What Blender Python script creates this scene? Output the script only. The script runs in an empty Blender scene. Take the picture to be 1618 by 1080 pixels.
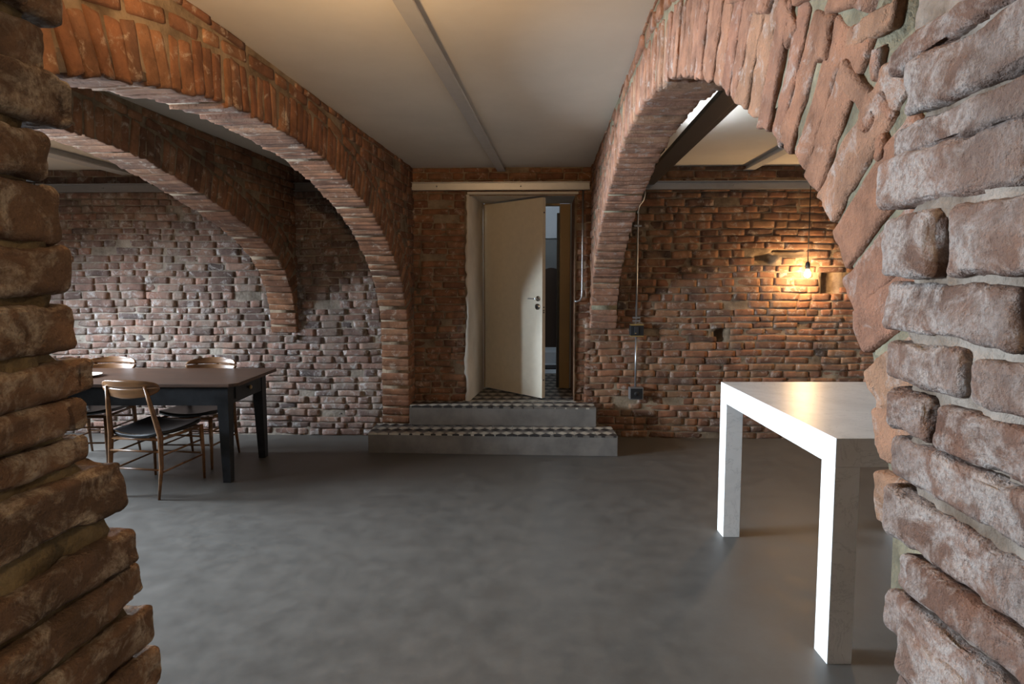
import bpy, math, random
import numpy as np
from mathutils import Matrix, Vector

# ------------------------------------------------------------------ camera, world, light
scene = bpy.context.scene
COL = scene.collection
F, PITCH, CX, CY, EYE = 920.0, math.radians(4.2), 809.0, 508.0, 1.55
cam_data = bpy.data.cameras.new('camera')
cam_data.sensor_fit = 'HORIZONTAL'
cam_data.sensor_width = 36.0
cam_data.lens = 36.0 * F / 1618.0
cam_data.shift_y = (CY - 540.0) / 1618.0
cam_data.clip_start = 0.02
cam = bpy.data.objects.new('camera', cam_data)
COL.objects.link(cam)
cam.location = (0, 0, EYE)
cam.rotation_euler = (math.pi / 2 - PITCH, 0, 0)
scene.camera = cam

scene.view_settings.view_transform = 'Standard'
scene.view_settings.look = 'None'
scene.view_settings.gamma = 1.0
scene.view_settings.use_curve_mapping = False
scene.view_settings.exposure = -1.15

world = bpy.data.worlds.new('sky')
scene.world = world
world.use_nodes = True
bgn = world.node_tree.nodes['Background']
bgn.inputs[0].default_value = (0.72, 0.85, 1.0, 1)
bgn.inputs[1].default_value = 1.0


def area_light(name, loc, rot, sx, sy, power, col, spread=180):
    d = bpy.data.lights.new(name, 'AREA')
    d.shape = 'RECTANGLE'
    d.size, d.size_y = sx, sy
    d.energy = power
    d.color = col
    d.spread = math.radians(spread)
    o = bpy.data.objects.new(name, d)
    COL.objects.link(o)
    o.location = loc
    o.rotation_euler = rot
    return o


def point_light(name, loc, power, col, r=0.03, parent=None):
    d = bpy.data.lights.new(name, 'POINT')
    d.energy = power
    d.color = col
    d.shadow_soft_size = r
    o = bpy.data.objects.new(name, d)
    COL.objects.link(o)
    o.location = loc
    if parent:
        o.parent = parent
    return o


COOL = (0.74, 0.87, 1.0)
WARM = (1.0, 0.62, 0.30)
SPOT_W = 66
# daylight through the two windows of the left side wall
WIN = [(2.1, 3.2, 1.15, 2.1), (4.1, 5.1, 1.15, 2.1)]
for i, (a, b, c, d) in enumerate(WIN):
    area_light('window_daylight', (-5.62, (a + b) / 2, (c + d) / 2), (0, -math.radians(90 - [3, 30][i]), 0), d - c, b - a, [375, 320][i], COOL, [62, 92][i])

random.seed(7)
RNG = np.random.default_rng(11)


# ------------------------------------------------------------------ measuring helpers
def ray(px, py):
    u, v = (px - CX) / F, (CY - py) / F
    return (u, math.cos(PITCH) + v * math.sin(PITCH), -math.sin(PITCH) + v * math.cos(PITCH))


def onx(px, py, x0, s):
    r = ray(px, py)
    t = x0 / (r[0] - s * r[1])
    return (t * r[0], t * r[1], EYE + t * r[2])


def project(p):
    y, z = p[1], p[2] - EYE
    fw = y * math.cos(PITCH) - z * math.sin(PITCH)
    up = y * math.sin(PITCH) + z * math.cos(PITCH)
    if fw < 0.05:
        return None
    return CX + F * p[0] / fw, CY - F * up / fw, fw


def vnoise(p, seed=0):
    i = np.floor(p).astype(np.int64)
    f = p - i
    u = f * f * (3 - 2 * f)
    out = np.zeros(len(p))
    for dx in (0, 1):
        for dy in (0, 1):
            for dz in (0, 1):
                n = (i[:, 0] + dx) * 73856093 ^ (i[:, 1] + dy) * 19349663 ^ (i[:, 2] + dz) * 83492791 ^ (seed * 2654435 + 911)
                n = n & 0xFFFFFFFF
                n = ((n ^ (n >> 15)) * 2246822519) & 0xFFFFFFFF
                n = ((n ^ (n >> 13)) * 3266489917) & 0xFFFFFFFF
                n = n ^ (n >> 16)
                w = (u[:, 0] if dx else 1 - u[:, 0]) * (u[:, 1] if dy else 1 - u[:, 1]) * (u[:, 2] if dz else 1 - u[:, 2])
                out += w * (n / 4294967295.0)
    return out * 2 - 1


# ------------------------------------------------------------------ materials
def new_mat(name):
    m = bpy.data.materials.new(name)
    m.use_nodes = True
    nt = m.node_tree
    return m, nt, nt.nodes['Principled BSDF']


def node(nt, typ, **kw):
    n = nt.nodes.new(typ)
    for k, v in kw.items():
        if hasattr(n, k) and k not in ('Scale',):
            setattr(n, k, v)
    return n


def link(nt, a, b):
    nt.links.new(a, b)


def ramp(nt, fac, stops):
    r = nt.nodes.new('ShaderNodeValToRGB')
    el = r.color_ramp.elements
    while len(el) > 1:
        el.remove(el[0])
    el[0].position = stops[0][0]
    el[0].color = (*stops[0][1], 1)
    for p, c in stops[1:]:
        e = el.new(p)
        e.color = (*c, 1)
    link(nt, fac, r.inputs[0])
    return r.outputs[0]


def mixc(nt, fac, a, b, mode='MIX'):
    n = nt.nodes.new('ShaderNodeMix')
    n.data_type = 'RGBA'
    n.blend_type = mode
    for sock, v in ((n.inputs[0], fac), (n.inputs[6], a), (n.inputs[7], b)):
        if isinstance(v, (int, float)):
            sock.default_value = v
        elif isinstance(v, tuple):
            sock.default_value = (*v, 1)
        else:
            link(nt, v, sock)
    return n.outputs[2]


def noise(nt, vec, scale, detail=4, rough=0.55, dist=0.0):
    n = nt.nodes.new('ShaderNodeTexNoise')
    n.inputs['Scale'].default_value = scale
    n.inputs['Detail'].default_value = detail
    n.inputs['Roughness'].default_value = rough
    n.inputs['Distortion'].default_value = dist
    link(nt, vec, n.inputs['Vector'])
    return n.outputs[0]


def math_n(nt, op, a, b=None):
    n = nt.nodes.new('ShaderNodeMath')
    n.operation = op
    for k, v in enumerate((a, b)):
        if v is None:
            continue
        if isinstance(v, (int, float)):
            n.inputs[k].default_value = v
        else:
            link(nt, v, n.inputs[k])
    return n.outputs[0]


def position(nt):
    return nt.nodes.new('ShaderNodeNewGeometry').outputs['Position']


def bump(nt, bsdf, h, strength, dist=0.01):
    b = nt.nodes.new('ShaderNodeBump')
    b.inputs['Strength'].default_value = strength
    b.inputs['Distance'].default_value = dist
    link(nt, h, b.inputs['Height'])
    link(nt, b.outputs[0], bsdf.inputs['Normal'])


def srgb(r, g, b):
    def f(c):
        c /= 255.0
        return c / 12.92 if c <= 0.04045 else ((c + 0.055) / 1.055) ** 2.4
    return (f(r), f(g), f(b))


def brick_mat(name, tones, lime, lime_amt, scale=1.0, bstr=0.6, bdist=0.006, rough=0.92, dust=None):
    """fired clay: one tone per brick, mottled, with lime bloom patches and pits"""
    m, nt, bs = new_mat(name)
    pos = position(nt)
    oi = nt.nodes.new('ShaderNodeObjectInfo').outputs['Random']
    isl = nt.nodes.new('ShaderNodeNewGeometry').outputs['Random Per Island']
    rnd = math_n(nt, 'FRACT', math_n(nt, 'ADD', oi, isl))
    base = ramp(nt, rnd, [(i / (len(tones) - 1), t) for i, t in enumerate(tones)])
    n1 = noise(nt, pos, 9 * scale, 6, 0.6)
    var = ramp(nt, n1, [(0.3, (0.55, 0.55, 0.55)), (0.5, (0.95, 0.95, 0.95)), (0.72, (1.35, 1.3, 1.25))])
    c = mixc(nt, 1.0, base, var, 'MULTIPLY')
    n2 = noise(nt, pos, 14 * scale, 8, 0.68, 0.6)
    shift = math_n(nt, 'ADD', n2, math_n(nt, 'MULTIPLY', math_n(nt, 'SUBTRACT', rnd, 0.5), 0.035))
    t = 0.72 - 0.34 * lime_amt
    w = ramp(nt, shift, [(t - 0.04, (0, 0, 0)), (t + 0.10, (1, 1, 1))])
    fine = noise(nt, pos, 120 * scale, 4, 0.7)
    w2 = math_n(nt, 'MULTIPLY', w, ramp(nt, fine, [(0.35, (0.25,) * 3), (0.55, (0.9,) * 3)]))
    c = mixc(nt, w2, c, lime)
    if dust:
        n4 = noise(nt, pos, 5 * scale, 5, 0.6)
        c = mixc(nt, ramp(nt, n4, [(0.5, (0,) * 3), (0.68, (0.7,) * 3)]), c, dust)
    pits = noise(nt, pos, 220 * scale, 3, 0.6)
    c = mixc(nt, ramp(nt, pits, [(0.28, (0.55,) * 3), (0.36, (0,) * 3)]), c, tuple(x * 0.35 for x in tones[0]))
    link(nt, c, bs.inputs['Base Color'])
    bs.inputs['Roughness'].default_value = rough
    bs.inputs['Specular IOR Level'].default_value = 0.25
    h = math_n(nt, 'ADD', noise(nt, pos, 60 * scale, 6, 0.65), math_n(nt, 'MULTIPLY', pits, 0.35))
    bump(nt, bs, h, bstr, bdist)
    return m


def mottled(name, c1, c2, scale, rough=0.9, bstr=0.3, bdist=0.004, bscale=40, spec=0.3, dist=0.0, stops=(0.35, 0.65)):
    m, nt, bs = new_mat(name)
    pos = position(nt)
    n1 = noise(nt, pos, scale, 7, 0.6, dist)
    link(nt, ramp(nt, n1, [(stops[0], c1), (stops[1], c2)]), bs.inputs['Base Color'])
    bs.inputs['Roughness'].default_value = rough
    bs.inputs['Specular IOR Level'].default_value = spec
    if bstr:
        bump(nt, bs, noise(nt, pos, bscale, 5, 0.6), bstr, bdist)
    return m


def plain(name, c, rough=0.5, metal=0.0, spec=0.5):
    m, nt, bs = new_mat(name)
    pos = position(nt)
    n1 = noise(nt, pos, 18, 4, 0.5)
    link(nt, mixc(nt, n1, tuple(x * 0.9 for x in c), tuple(min(1, x * 1.1) for x in c)), bs.inputs['Base Color'])
    bs.inputs['Roughness'].default_value = rough
    bs.inputs['Metallic'].default_value = metal
    bs.inputs['Specular IOR Level'].default_value = spec
    return m


def emit(name, c, s):
    m, nt, bs = new_mat(name)
    bs.inputs['Base Color'].default_value = (*c, 1)
    bs.inputs['Emission Color'].default_value = (*c, 1)
    bs.inputs['Emission Strength'].default_value = s
    return m


M = {}
RED = [srgb(104, 74, 58), srgb(128, 90, 68), srgb(138, 98, 72), srgb(116, 80, 62), srgb(144, 106, 80), srgb(108, 80, 66)]
M['brick_back'] = brick_mat('old_brick', [srgb(90, 68, 56), srgb(122, 84, 64), srgb(136, 94, 70), srgb(106, 77, 63), srgb(140, 103, 77), srgb(124, 89, 69), srgb(80, 67, 61)],
                            srgb(172, 162, 152), 0.42, 1.0, 0.7, 0.006, dust=srgb(132, 104, 78))
M['brick_grey'] = brick_mat('lime_stained_brick', [srgb(98, 82, 76), srgb(122, 96, 86), srgb(134, 104, 92), srgb(110, 90, 83), srgb(140, 114, 100), srgb(126, 100, 90), srgb(90, 80, 78)],
                            srgb(182, 179, 176), 0.47, 1.0, 0.9, 0.008, dust=srgb(132, 120, 110))
M['brick_arch'] = brick_mat('arch_brick', RED, srgb(186, 172, 156), 0.36, 1.0, 0.7, 0.006)
M['brick_rose'] = brick_mat('rose_brick', [srgb(136, 98, 78), srgb(148, 110, 88), srgb(140, 102, 84), srgb(152, 118, 94)], srgb(170, 160, 152), 0.40, 1.4, 1.0, 0.008)
M['brick_lime'] = brick_mat('limewashed_brick', [srgb(118, 88, 74), srgb(120, 96, 84), srgb(130, 102, 88)], srgb(172, 162, 155), 0.74, 1.5, 1.0, 0.008, dust=srgb(118, 102, 94))
M['brick_dark'] = brick_mat('weathered_brick', [srgb(104, 82, 66), srgb(118, 94, 76), srgb(96, 78, 66)], srgb(172, 160, 144), 0.60, 1.6, 1.0, 0.008)
M['mortar'] = mottled('lime_mortar', srgb(96, 80, 64), srgb(148, 130, 108), 6, 0.95, 0.9, 0.008, 45)
M['mortar_wall'] = mottled('grey_lime_mortar', srgb(102, 92, 82), srgb(158, 148, 136), 6, 0.95, 0.9, 0.008, 45)
M['mortar_grey'] = mottled('grey_green_mortar', srgb(96, 90, 74), srgb(138, 130, 108), 14, 0.95, 1.0, 0.006, 90)
M['mortar_lime'] = mottled('limewashed_mortar', srgb(104, 88, 74), srgb(156, 144, 132), 16, 0.95, 1.0, 0.006, 90)
M['mortar_dark'] = mottled('earthy_mortar', srgb(84, 70, 48), srgb(134, 118, 88), 14, 0.95, 1.0, 0.006, 90)
M['plaster'] = mottled('ceiling_plaster', srgb(212, 206, 196), srgb(224, 218, 208), 1.3, 0.9, 0.12, 0.003, 60)
M['plaster_edge'] = mottled('reveal_plaster', srgb(196, 188, 176), srgb(214, 206, 194), 3, 0.85, 0.2, 0.003, 50)
M['white_paint'] = plain('white_paint', srgb(176, 172, 166), 0.55)
M['side'] = mottled('side_plaster', srgb(150, 135, 120), srgb(170, 155, 140), 2, 0.9, 0.1)


# ------------------------------------------------------------------ object helpers
def put(name, me, mat=None, parent=None, mw=None, smooth=True):
    o = bpy.data.objects.new(name, me)
    COL.objects.link(o)
    if mat is not None and not me.materials:
        me.materials.append(mat)
    if parent is not None:
        o.parent = parent
    if mw is not None:
        o.matrix_local = mw
    return o


def tag(o, label, cat=None, group=None, kind=None):
    o['label'] = label
    if cat:
        o['category'] = cat
    if group:
        o['group'] = group
    if kind:
        o['kind'] = kind
    return o


def empty(name, loc=(0, 0, 0), rz=0.0):
    o = bpy.data.objects.new(name, None)
    COL.objects.link(o)
    o.location = loc
    o.rotation_euler = (0, 0, rz)
    o.empty_display_size = 0.1
    return o


def mesh_np(name, V, Fq, mat=None, smooth=True):
    """V (n,3); Fq (m,4) quads or list of index lists"""
    me = bpy.data.meshes.new(name)
    V = np.asarray(V, dtype=np.float32)
    if isinstance(Fq, np.ndarray):
        k = Fq.shape[1]
        me.vertices.add(len(V))
        me.vertices.foreach_set('co', V.ravel())
        me.loops.add(Fq.size)
        me.loops.foreach_set('vertex_index', Fq.ravel().astype(np.int32))
        me.polygons.add(len(Fq))
        me.polygons.foreach_set('loop_start', np.arange(0, Fq.size, k, dtype=np.int32))
        me.update(calc_edges=True)
    else:
        me.from_pydata([tuple(map(float, v)) for v in V], [], Fq)
        me.update()
    if smooth:
        me.polygons.foreach_set('use_smooth', np.ones(len(me.polygons), dtype=bool))
    if mat is not None:
        me.materials.append(mat)
    return me


def grid_box(nx, ny, nz, skip_back=False):
    """surface of the cube [-1,1]^3 as shared-vertex quads"""
    idx = {}
    V, Q = [], []

    def vid(i, j, k):
        key = (i, j, k)
        if key not in idx:
            idx[key] = len(V)
            V.append((2 * i / nx - 1, 2 * j / ny - 1, 2 * k / nz - 1))
        return idx[key]
    for i in range(nx):
        for k in range(nz):
            Q.append((vid(i, 0, k), vid(i + 1, 0, k), vid(i + 1, 0, k + 1), vid(i, 0, k + 1)))
            if not skip_back:
                Q.append((vid(i, ny, k), vid(i, ny, k + 1), vid(i + 1, ny, k + 1), vid(i + 1, ny, k)))
    for j in range(ny):
        for k in range(nz):
            Q.append((vid(0, j, k), vid(0, j, k + 1), vid(0, j + 1, k + 1), vid(0, j + 1, k)))
            Q.append((vid(nx, j, k), vid(nx, j + 1, k), vid(nx, j + 1, k + 1), vid(nx, j, k + 1)))
    for i in range(nx):
        for j in range(ny):
            Q.append((vid(i, j, 0), vid(i, j + 1, 0), vid(i + 1, j + 1, 0), vid(i + 1, j, 0)))
            Q.append((vid(i, j, nz), vid(i + 1, j, nz), vid(i + 1, j + 1, nz), vid(i, j + 1, nz)))
    return np.array(V, float), np.array(Q, np.int64)


_gb = {}


def brick_geo(L, D, H, nx, ny, nz, r, amp, seed, freq=1.0, skip_back=True, warp=0.0, concentrate=True):
    key = (nx, ny, nz, skip_back)
    if key not in _gb:
        _gb[key] = grid_box(nx, ny, nz, skip_back)
    P, Q = _gb[key]
    P = P.copy()
    if concentrate:                     # denser rows towards the edges so that the rounding shows
        P = np.sign(P) * (1 - (1 - np.abs(P)) ** 1.6)
    half = np.array([L, D, H]) / 2
    X = P * half
    rr = min(r, half.min() * 0.95)
    q = np.clip(X, -(half - rr), half - rr)
    d = X - q
    ln = np.linalg.norm(d, axis=1)
    n = d / np.maximum(ln, 1e-9)[:, None]
    V = q + n * rr
    if amp > 0:
        off = np.array([seed * 3.17, seed * 1.31, seed * 7.7])
        w = vnoise(V * 11 * freq + off, seed) * 1.0 + vnoise(V * 34 * freq + off, seed + 1) * 0.55
        if nx > 12:
            w += vnoise(V * 90 * freq + off, seed + 2) * 0.30 + vnoise(V * 210 * freq + off, seed + 3) * 0.13
            # broken bites out of the arrises
            e = (np.abs(P) > 0.8).sum(axis=1) >= 2
            b = np.clip(vnoise(V * 22 * freq + off, seed + 5) - 0.15, 0, 1)
            w -= np.where(e, b * 3.0, b * 0.6)
        V = V + n * (w * amp)[:, None]
    if warp:
        rs = np.random.default_rng(seed + 400)
        a = rs.uniform(-warp, warp, 6)
        s = V / half
        V = V + np.stack([a[0] * s[:, 2] * half[2], a[1] * s[:, 0] * 0.004 / 0.1, a[2] * s[:, 0] * half[2] + a[3] * np.abs(s[:, 0]) * half[2]], 1)
    return V, Q


def rot_z(a):
    return Matrix.Rotation(a, 4, 'Z')


class Batch:
    """pieces of one wall: the 300 that show largest become parts, the rest one joined part"""

    def __init__(self):
        self.items = []

    def add(self, variants, mw, area):
        self.items.append((variants, mw, area))

    def build(self, parent, name, mat, limit=300, stuff='brickwork'):
        def seen(it):
            p = project(it[1].translation)
            if p is None:
                return 0
            if not (-30 < p[0] < 1648 and -30 < p[1] < 1110):
                return 0
            return it[2] / p[2] ** 2
        order = sorted(self.items, key=seen, reverse=True)
        for (V, Q, me), mw, a in order[:limit]:
            if not me.materials:
                me.materials.append(mat)
            o = bpy.data.objects.new(name, me)
            COL.objects.link(o)
            o.material_slots[0].link = 'OBJECT'
            o.material_slots[0].material = mat
            o.parent = parent
            o.matrix_local = mw
        rest = order[limit:]
        if rest:
            VV, QQ, n = [], [], 0
            for (V, Q, me), mw, a in rest:
                A = np.array(mw)
                VV.append(V @ A[:3, :3].T + A[:3, 3])
                QQ.append(Q + n)
                n += len(V)
            o = put(stuff, mesh_np(stuff, np.concatenate(VV), np.concatenate(QQ), mat), None, parent)
            o['kind'] = 'stuff'


def variants(dims, n, res, r, amp, seed, freq=1.0, warp=0.1, name='brick'):
    out = []
    for i in range(n):
        V, Q = brick_geo(*dims, *res, r, amp, seed + i * 13, freq, True, warp)
        out.append((V, Q, mesh_np(name, V, Q)))
    return out


def tube_geo(pts, radii, n=10, cap=True):
    pts = [Vector(p) for p in pts]
    V, Q = [], []
    up = None
    for i, p in enumerate(pts):
        t = (pts[min(i + 1, len(pts) - 1)] - pts[max(i - 1, 0)]).normalized()
        if up is None:
            up = Vector((0, 0, 1)) if abs(t.z) < 0.9 else Vector((1, 0, 0))
        a = t.cross(up).normalized()
        b = a.cross(t).normalized()
        up = b
        r = radii[i] if isinstance(radii, (list, tuple)) else radii
        for k in range(n):
            th = 2 * math.pi * k / n
            V.append(p + a * (r * math.cos(th)) + b * (r * math.sin(th)))
    for i in range(len(pts) - 1):
        for k in range(n):
            Q.append([i * n + k, i * n + (k + 1) % n, (i + 1) * n + (k + 1) % n, (i + 1) * n + k])
    if cap:
        Q.append([k for k in range(n)][::-1])
        Q.append([(len(pts) - 1) * n + k for k in range(n)])
    return V, Q


def tube(name, pts, radii, mat, parent=None, n=10):
    V, Q = tube_geo(pts, radii, n)
    return put(name, mesh_np(name, V, Q, mat), None, parent)


def box_geo(x0, x1, y0, y1, z0, z1):
    V = [(x0, y0, z0), (x1, y0, z0), (x1, y1, z0), (x0, y1, z0), (x0, y0, z1), (x1, y0, z1), (x1, y1, z1), (x0, y1, z1)]
    Q = [[0, 3, 2, 1], [4, 5, 6, 7], [0, 1, 5, 4], [1, 2, 6, 5], [2, 3, 7, 6], [3, 0, 4, 7]]
    return V, Q


def box(name, x0, x1, y0, y1, z0, z1, mat, parent=None, bev=0.0, kind=None):
    V, Q = box_geo(x0, x1, y0, y1, z0, z1)
    me = mesh_np(name, V, Q, mat, smooth=False)
    if bev:
        import bmesh
        bm = bmesh.new()
        bm.from_mesh(me)
        bmesh.ops.bevel(bm, geom=bm.edges[:], offset=bev, segments=2, affect='EDGES', profile=0.6)
        bm.to_mesh(me)
        bm.free()
    o = put(name, me, None, parent)
    if kind:
        o['kind'] = kind
    return o


def prism(name, pts, z0, z1, mat, parent=None, bev=0.0, smooth=False):
    """pts: ccw outline in XY"""
    n = len(pts)
    V = [(p[0], p[1], z0) for p in pts] + [(p[0], p[1], z1) for p in pts]
    Q = [list(range(n))[::-1], list(range(n, 2 * n))] + [[i, (i + 1) % n, n + (i + 1) % n, n + i] for i in range(n)]
    me = mesh_np(name, V, Q, mat, smooth=smooth)
    if bev:
        import bmesh
        bm = bmesh.new()
        bm.from_mesh(me)
        bmesh.ops.bevel(bm, geom=bm.edges[:], offset=bev, segments=2, affect='EDGES', profile=0.6)
        bm.to_mesh(me)
        bm.free()
    return put(name, me, None, parent)


def lathe(name, prof, mat, parent=None, n=20, loc=(0, 0, 0)):
    V, Q = [], []
    for r, z in prof:
        for k in range(n):
            a = 2 * math.pi * k / n
            V.append((loc[0] + r * math.cos(a), loc[1] + r * math.sin(a), loc[2] + z))
    for i in range(len(prof) - 1):
        for k in range(n):
            Q.append([i * n + k, i * n + (k + 1) % n, (i + 1) * n + (k + 1) % n, (i + 1) * n + k])
    Q.append([k for k in range(n)][::-1])
    Q.append([(len(prof) - 1) * n + k for k in range(n)])
    return put(name, mesh_np(name, V, Q, mat), None, parent)


# ------------------------------------------------------------------ large structure
ZC = 2.61
YW = lambda x: 5.64 - 0.03 * x


def concrete():
    m, nt, bs = new_mat('polished_concrete')
    pos = position(nt)
    n1 = noise(nt, pos, 0.9, 6, 0.6, 0.4)
    c = ramp(nt, n1, [(0.3, srgb(73, 70, 66)), (0.7, srgb(88, 84, 79))])
    n2 = noise(nt, pos, 7, 8, 0.7)
    c = mixc(nt, 0.35, c, ramp(nt, n2, [(0.35, srgb(60, 58, 55)), (0.65, srgb(98, 94, 88))]))
    link(nt, c, bs.inputs['Base Color'])
    rr = ramp(nt, n2, [(0.3, (0.42,) * 3), (0.7, (0.56,) * 3)])
    link(nt, rr, bs.inputs['Roughness'])
    bump(nt, bs, noise(nt, pos, 30, 5), 0.03, 0.002)
    return m


M['concrete'] = concrete()
fl = put('floor', mesh_np('floor', *box_geo(-6, 5, -3.5, 5.9, -0.1, 0), M['concrete'], smooth=False))
tag(fl, 'smooth grey polished concrete floor of the cellar', 'floor', kind='structure')
ce = put('ceiling', mesh_np('ceiling', *box_geo(-6, 5, -3.5, 5.9, ZC, ZC + 0.1), M['plaster'], smooth=False))
tag(ce, 'pale off-white plastered ceiling over the brick arches', 'ceiling', kind='structure')


def wall_grid(name, P, s0, s1, z0, z1, mask, mat, step=0.05, amp=0.006, depth=None, seed=3):
    ns, nz = max(2, int((s1 - s0) / step)), max(2, int((z1 - z0) / step))
    S = np.linspace(s0, s1, ns + 1)
    Z = np.linspace(z0, z1, nz + 1)
    SS, ZZ = np.meshgrid(S, Z, indexing='ij')
    fp = np.stack([SS.ravel() * 9, ZZ.ravel() * 9, np.full(SS.size, seed * 1.7)], 1)
    off = vnoise(fp, seed) * amp + vnoise(fp * 2.7, seed + 1) * amp * 0.5
    off = off - 0.0045
    if depth is not None:
        off = off + depth(SS.ravel(), ZZ.ravel())
    V = P(SS.ravel(), ZZ.ravel(), off)
    i, k = np.meshgrid(np.arange(ns), np.arange(nz), indexing='ij')
    cs, cz = (S[i] + S[i + 1]) / 2, (Z[k] + Z[k + 1]) / 2
    keep = mask(cs, cz)
    i, k = i[keep], k[keep]
    w = nz + 1
    Q = np.stack([i * w + k, (i + 1) * w + k, (i + 1) * w + k + 1, i * w + k + 1], 1)
    return mesh_np(name, V, Q.astype(np.int64), mat)


def lay_courses(batch, P3, rot, s0, s1, z0, z1, allowed, sets, h=0.071, joint=0.007, proud=(0.000, 0.009), seed=1, skip=None, lens=None, deep=0.05):
    rs = random.Random(seed)
    z = z0
    row = 0
    while z < z1 - 0.02:
        hh = h * rs.uniform(0.84, 1.16)
        if z + hh > z1:
            hh = z1 - z
        for (a, b) in allowed(z, z + hh):
            s = max(a, s0) - rs.uniform(0, 0.0)
            b = min(b, s1)
            first = True
            while s < b - 0.03:
                L = rs.choice(lens or [0.26, 0.25, 0.24, 0.13, 0.125, 0.25, 0.19, 0.12])
                L *= rs.uniform(0.92, 1.08)
                if first:
                    L *= rs.uniform(0.4, 1.0)
                    first = False
                if s + L > b - 0.05:
                    L = b - s
                if L > 0.035:
                    cs, cz = s + L / 2, z + hh / 2
                    if not (skip and skip(cs, cz)) and rs.random() > 0.012:
                        k = min(range(len(sets)), key=lambda q: abs(sets[q][0] - L))
                        base, var = sets[k]
                        v = rs.choice(var)
                        pr = rs.uniform(*proud)
                        if rs.random() < 0.06:
                            pr -= 0.008
                        wob = 0.006 * math.sin(cs * 1.9 + row * 0.13) + 0.004 * math.sin(cs * 5.1 + 2)
                        mw = Matrix.Translation(P3(cs, cz + wob, pr - deep / 2)) @ rot_z(rot + rs.uniform(-0.03, 0.03)) @ Matrix.Rotation(rs.uniform(-0.015, 0.015) + 0.006 * math.cos(cs * 1.9), 4, 'Y') @ Matrix.Diagonal(((L - joint) / base, 1, (hh - joint * rs.uniform(0.7, 1.2)) / 0.06, 1))
                        batch.add(v, mw, L * hh)
                s += L
        z += hh
        row += 1


SETS = [(L, variants((L, 0.05, 0.06), 7, (4 if L > 0.15 else 3, 2, 3), 0.007, 0.0030, int(L * 1000), 2.2, 0.10)) for L in (0.24, 0.18, 0.12, 0.07)]

# ---- arches: intrados as (s, z) polylines
A1 = dict(x0=-1.44, m=0.086, side=1, t=0.27)
A2 = dict(x0=-2.5925, m=0.086, side=1, t=0.27)
AR = dict(x0=0.405, m=0.0627, side=-1, t=0.25)


def dense(pts, n=400):
    pts = np.array(pts, float)
    # Catmull-Rom through the points
    out = []
    P = np.vstack([2 * pts[0] - pts[1], pts, 2 * pts[-1] - pts[-2]])
    for i in range(1, len(P) - 2):
        for t in np.linspace(0, 1, 24, endpoint=False):
            p0, p1, p2, p3 = P[i - 1], P[i], P[i + 1], P[i + 2]
            out.append(0.5 * (2 * p1 + (p2 - p0) * t + (2 * p0 - 5 * p1 + 4 * p2 - p3) * t ** 2 + (3 * p1 - p0 - 3 * p2 + p3) * t ** 3))
    out.append(pts[-1])
    out = np.array(out)
    d = np.r_[0, np.cumsum(np.linalg.norm(np.diff(out, axis=0), axis=1))]
    u = np.linspace(0, d[-1], n)
    q = np.stack([np.interp(u, d, out[:, 0]), np.interp(u, d, out[:, 1])], 1)
    return q, d[-1]


ell = [(2.97 - 2.48 * math.cos(a), 1.0 + 1.31 * math.sin(a)) for a in np.linspace(0.0, math.pi, 40)]
A1['line'] = [(ell[0][0], 0.0), (ell[0][0], 0.5)] + ell + [(5.45, 0.6), (5.45, 0.02)]
A2['line'] = [(0.5, 0.0), (0.5, 0.6), (0.52, 1.2), (0.72, 1.65), (1.2, 2.0), (2.0, 2.24), (2.7, 2.32), (3.2, 2.325), (3.735, 2.275), (4.2, 2.17), (4.7, 2.03), (5.118, 1.87), (5.45, 1.64), (5.62, 1.37), (5.68, 1.06)]
AR['line'] = [(0.695, 1.26), (0.70, 1.31), (0.715, 1.38), (0.745, 1.45), (0.778, 1.515), (0.828, 1.597), (0.893, 1.675), (1.034, 1.78), (1.265, 1.915), (1.463, 2.025), (1.728, 2.13), (2.106, 2.24), (2.515, 2.297), (3.0, 2.31), (3.5, 2.26), (3.879, 2.175), (4.4, 2.03), (4.82, 1.86), (5.2, 1.64), (5.45, 1.4), (5.56, 1.1)]


def arch_frame(A):
    x0, m, sd = A['x0'], A['m'], A['side']
    nrm = math.hypot(1, m)

    def P(s, z, o):
        return np.stack([x0 + m * s + sd * o / nrm, s - sd * m * o / nrm, z], 1)

    def P3(s, z, o):
        return Vector((x0 + m * s + sd * o / nrm, s - sd * m * o / nrm, z))
    rot = math.atan2(1, m) if sd > 0 else math.atan2(-1, -m)
    return P, P3, rot


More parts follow.
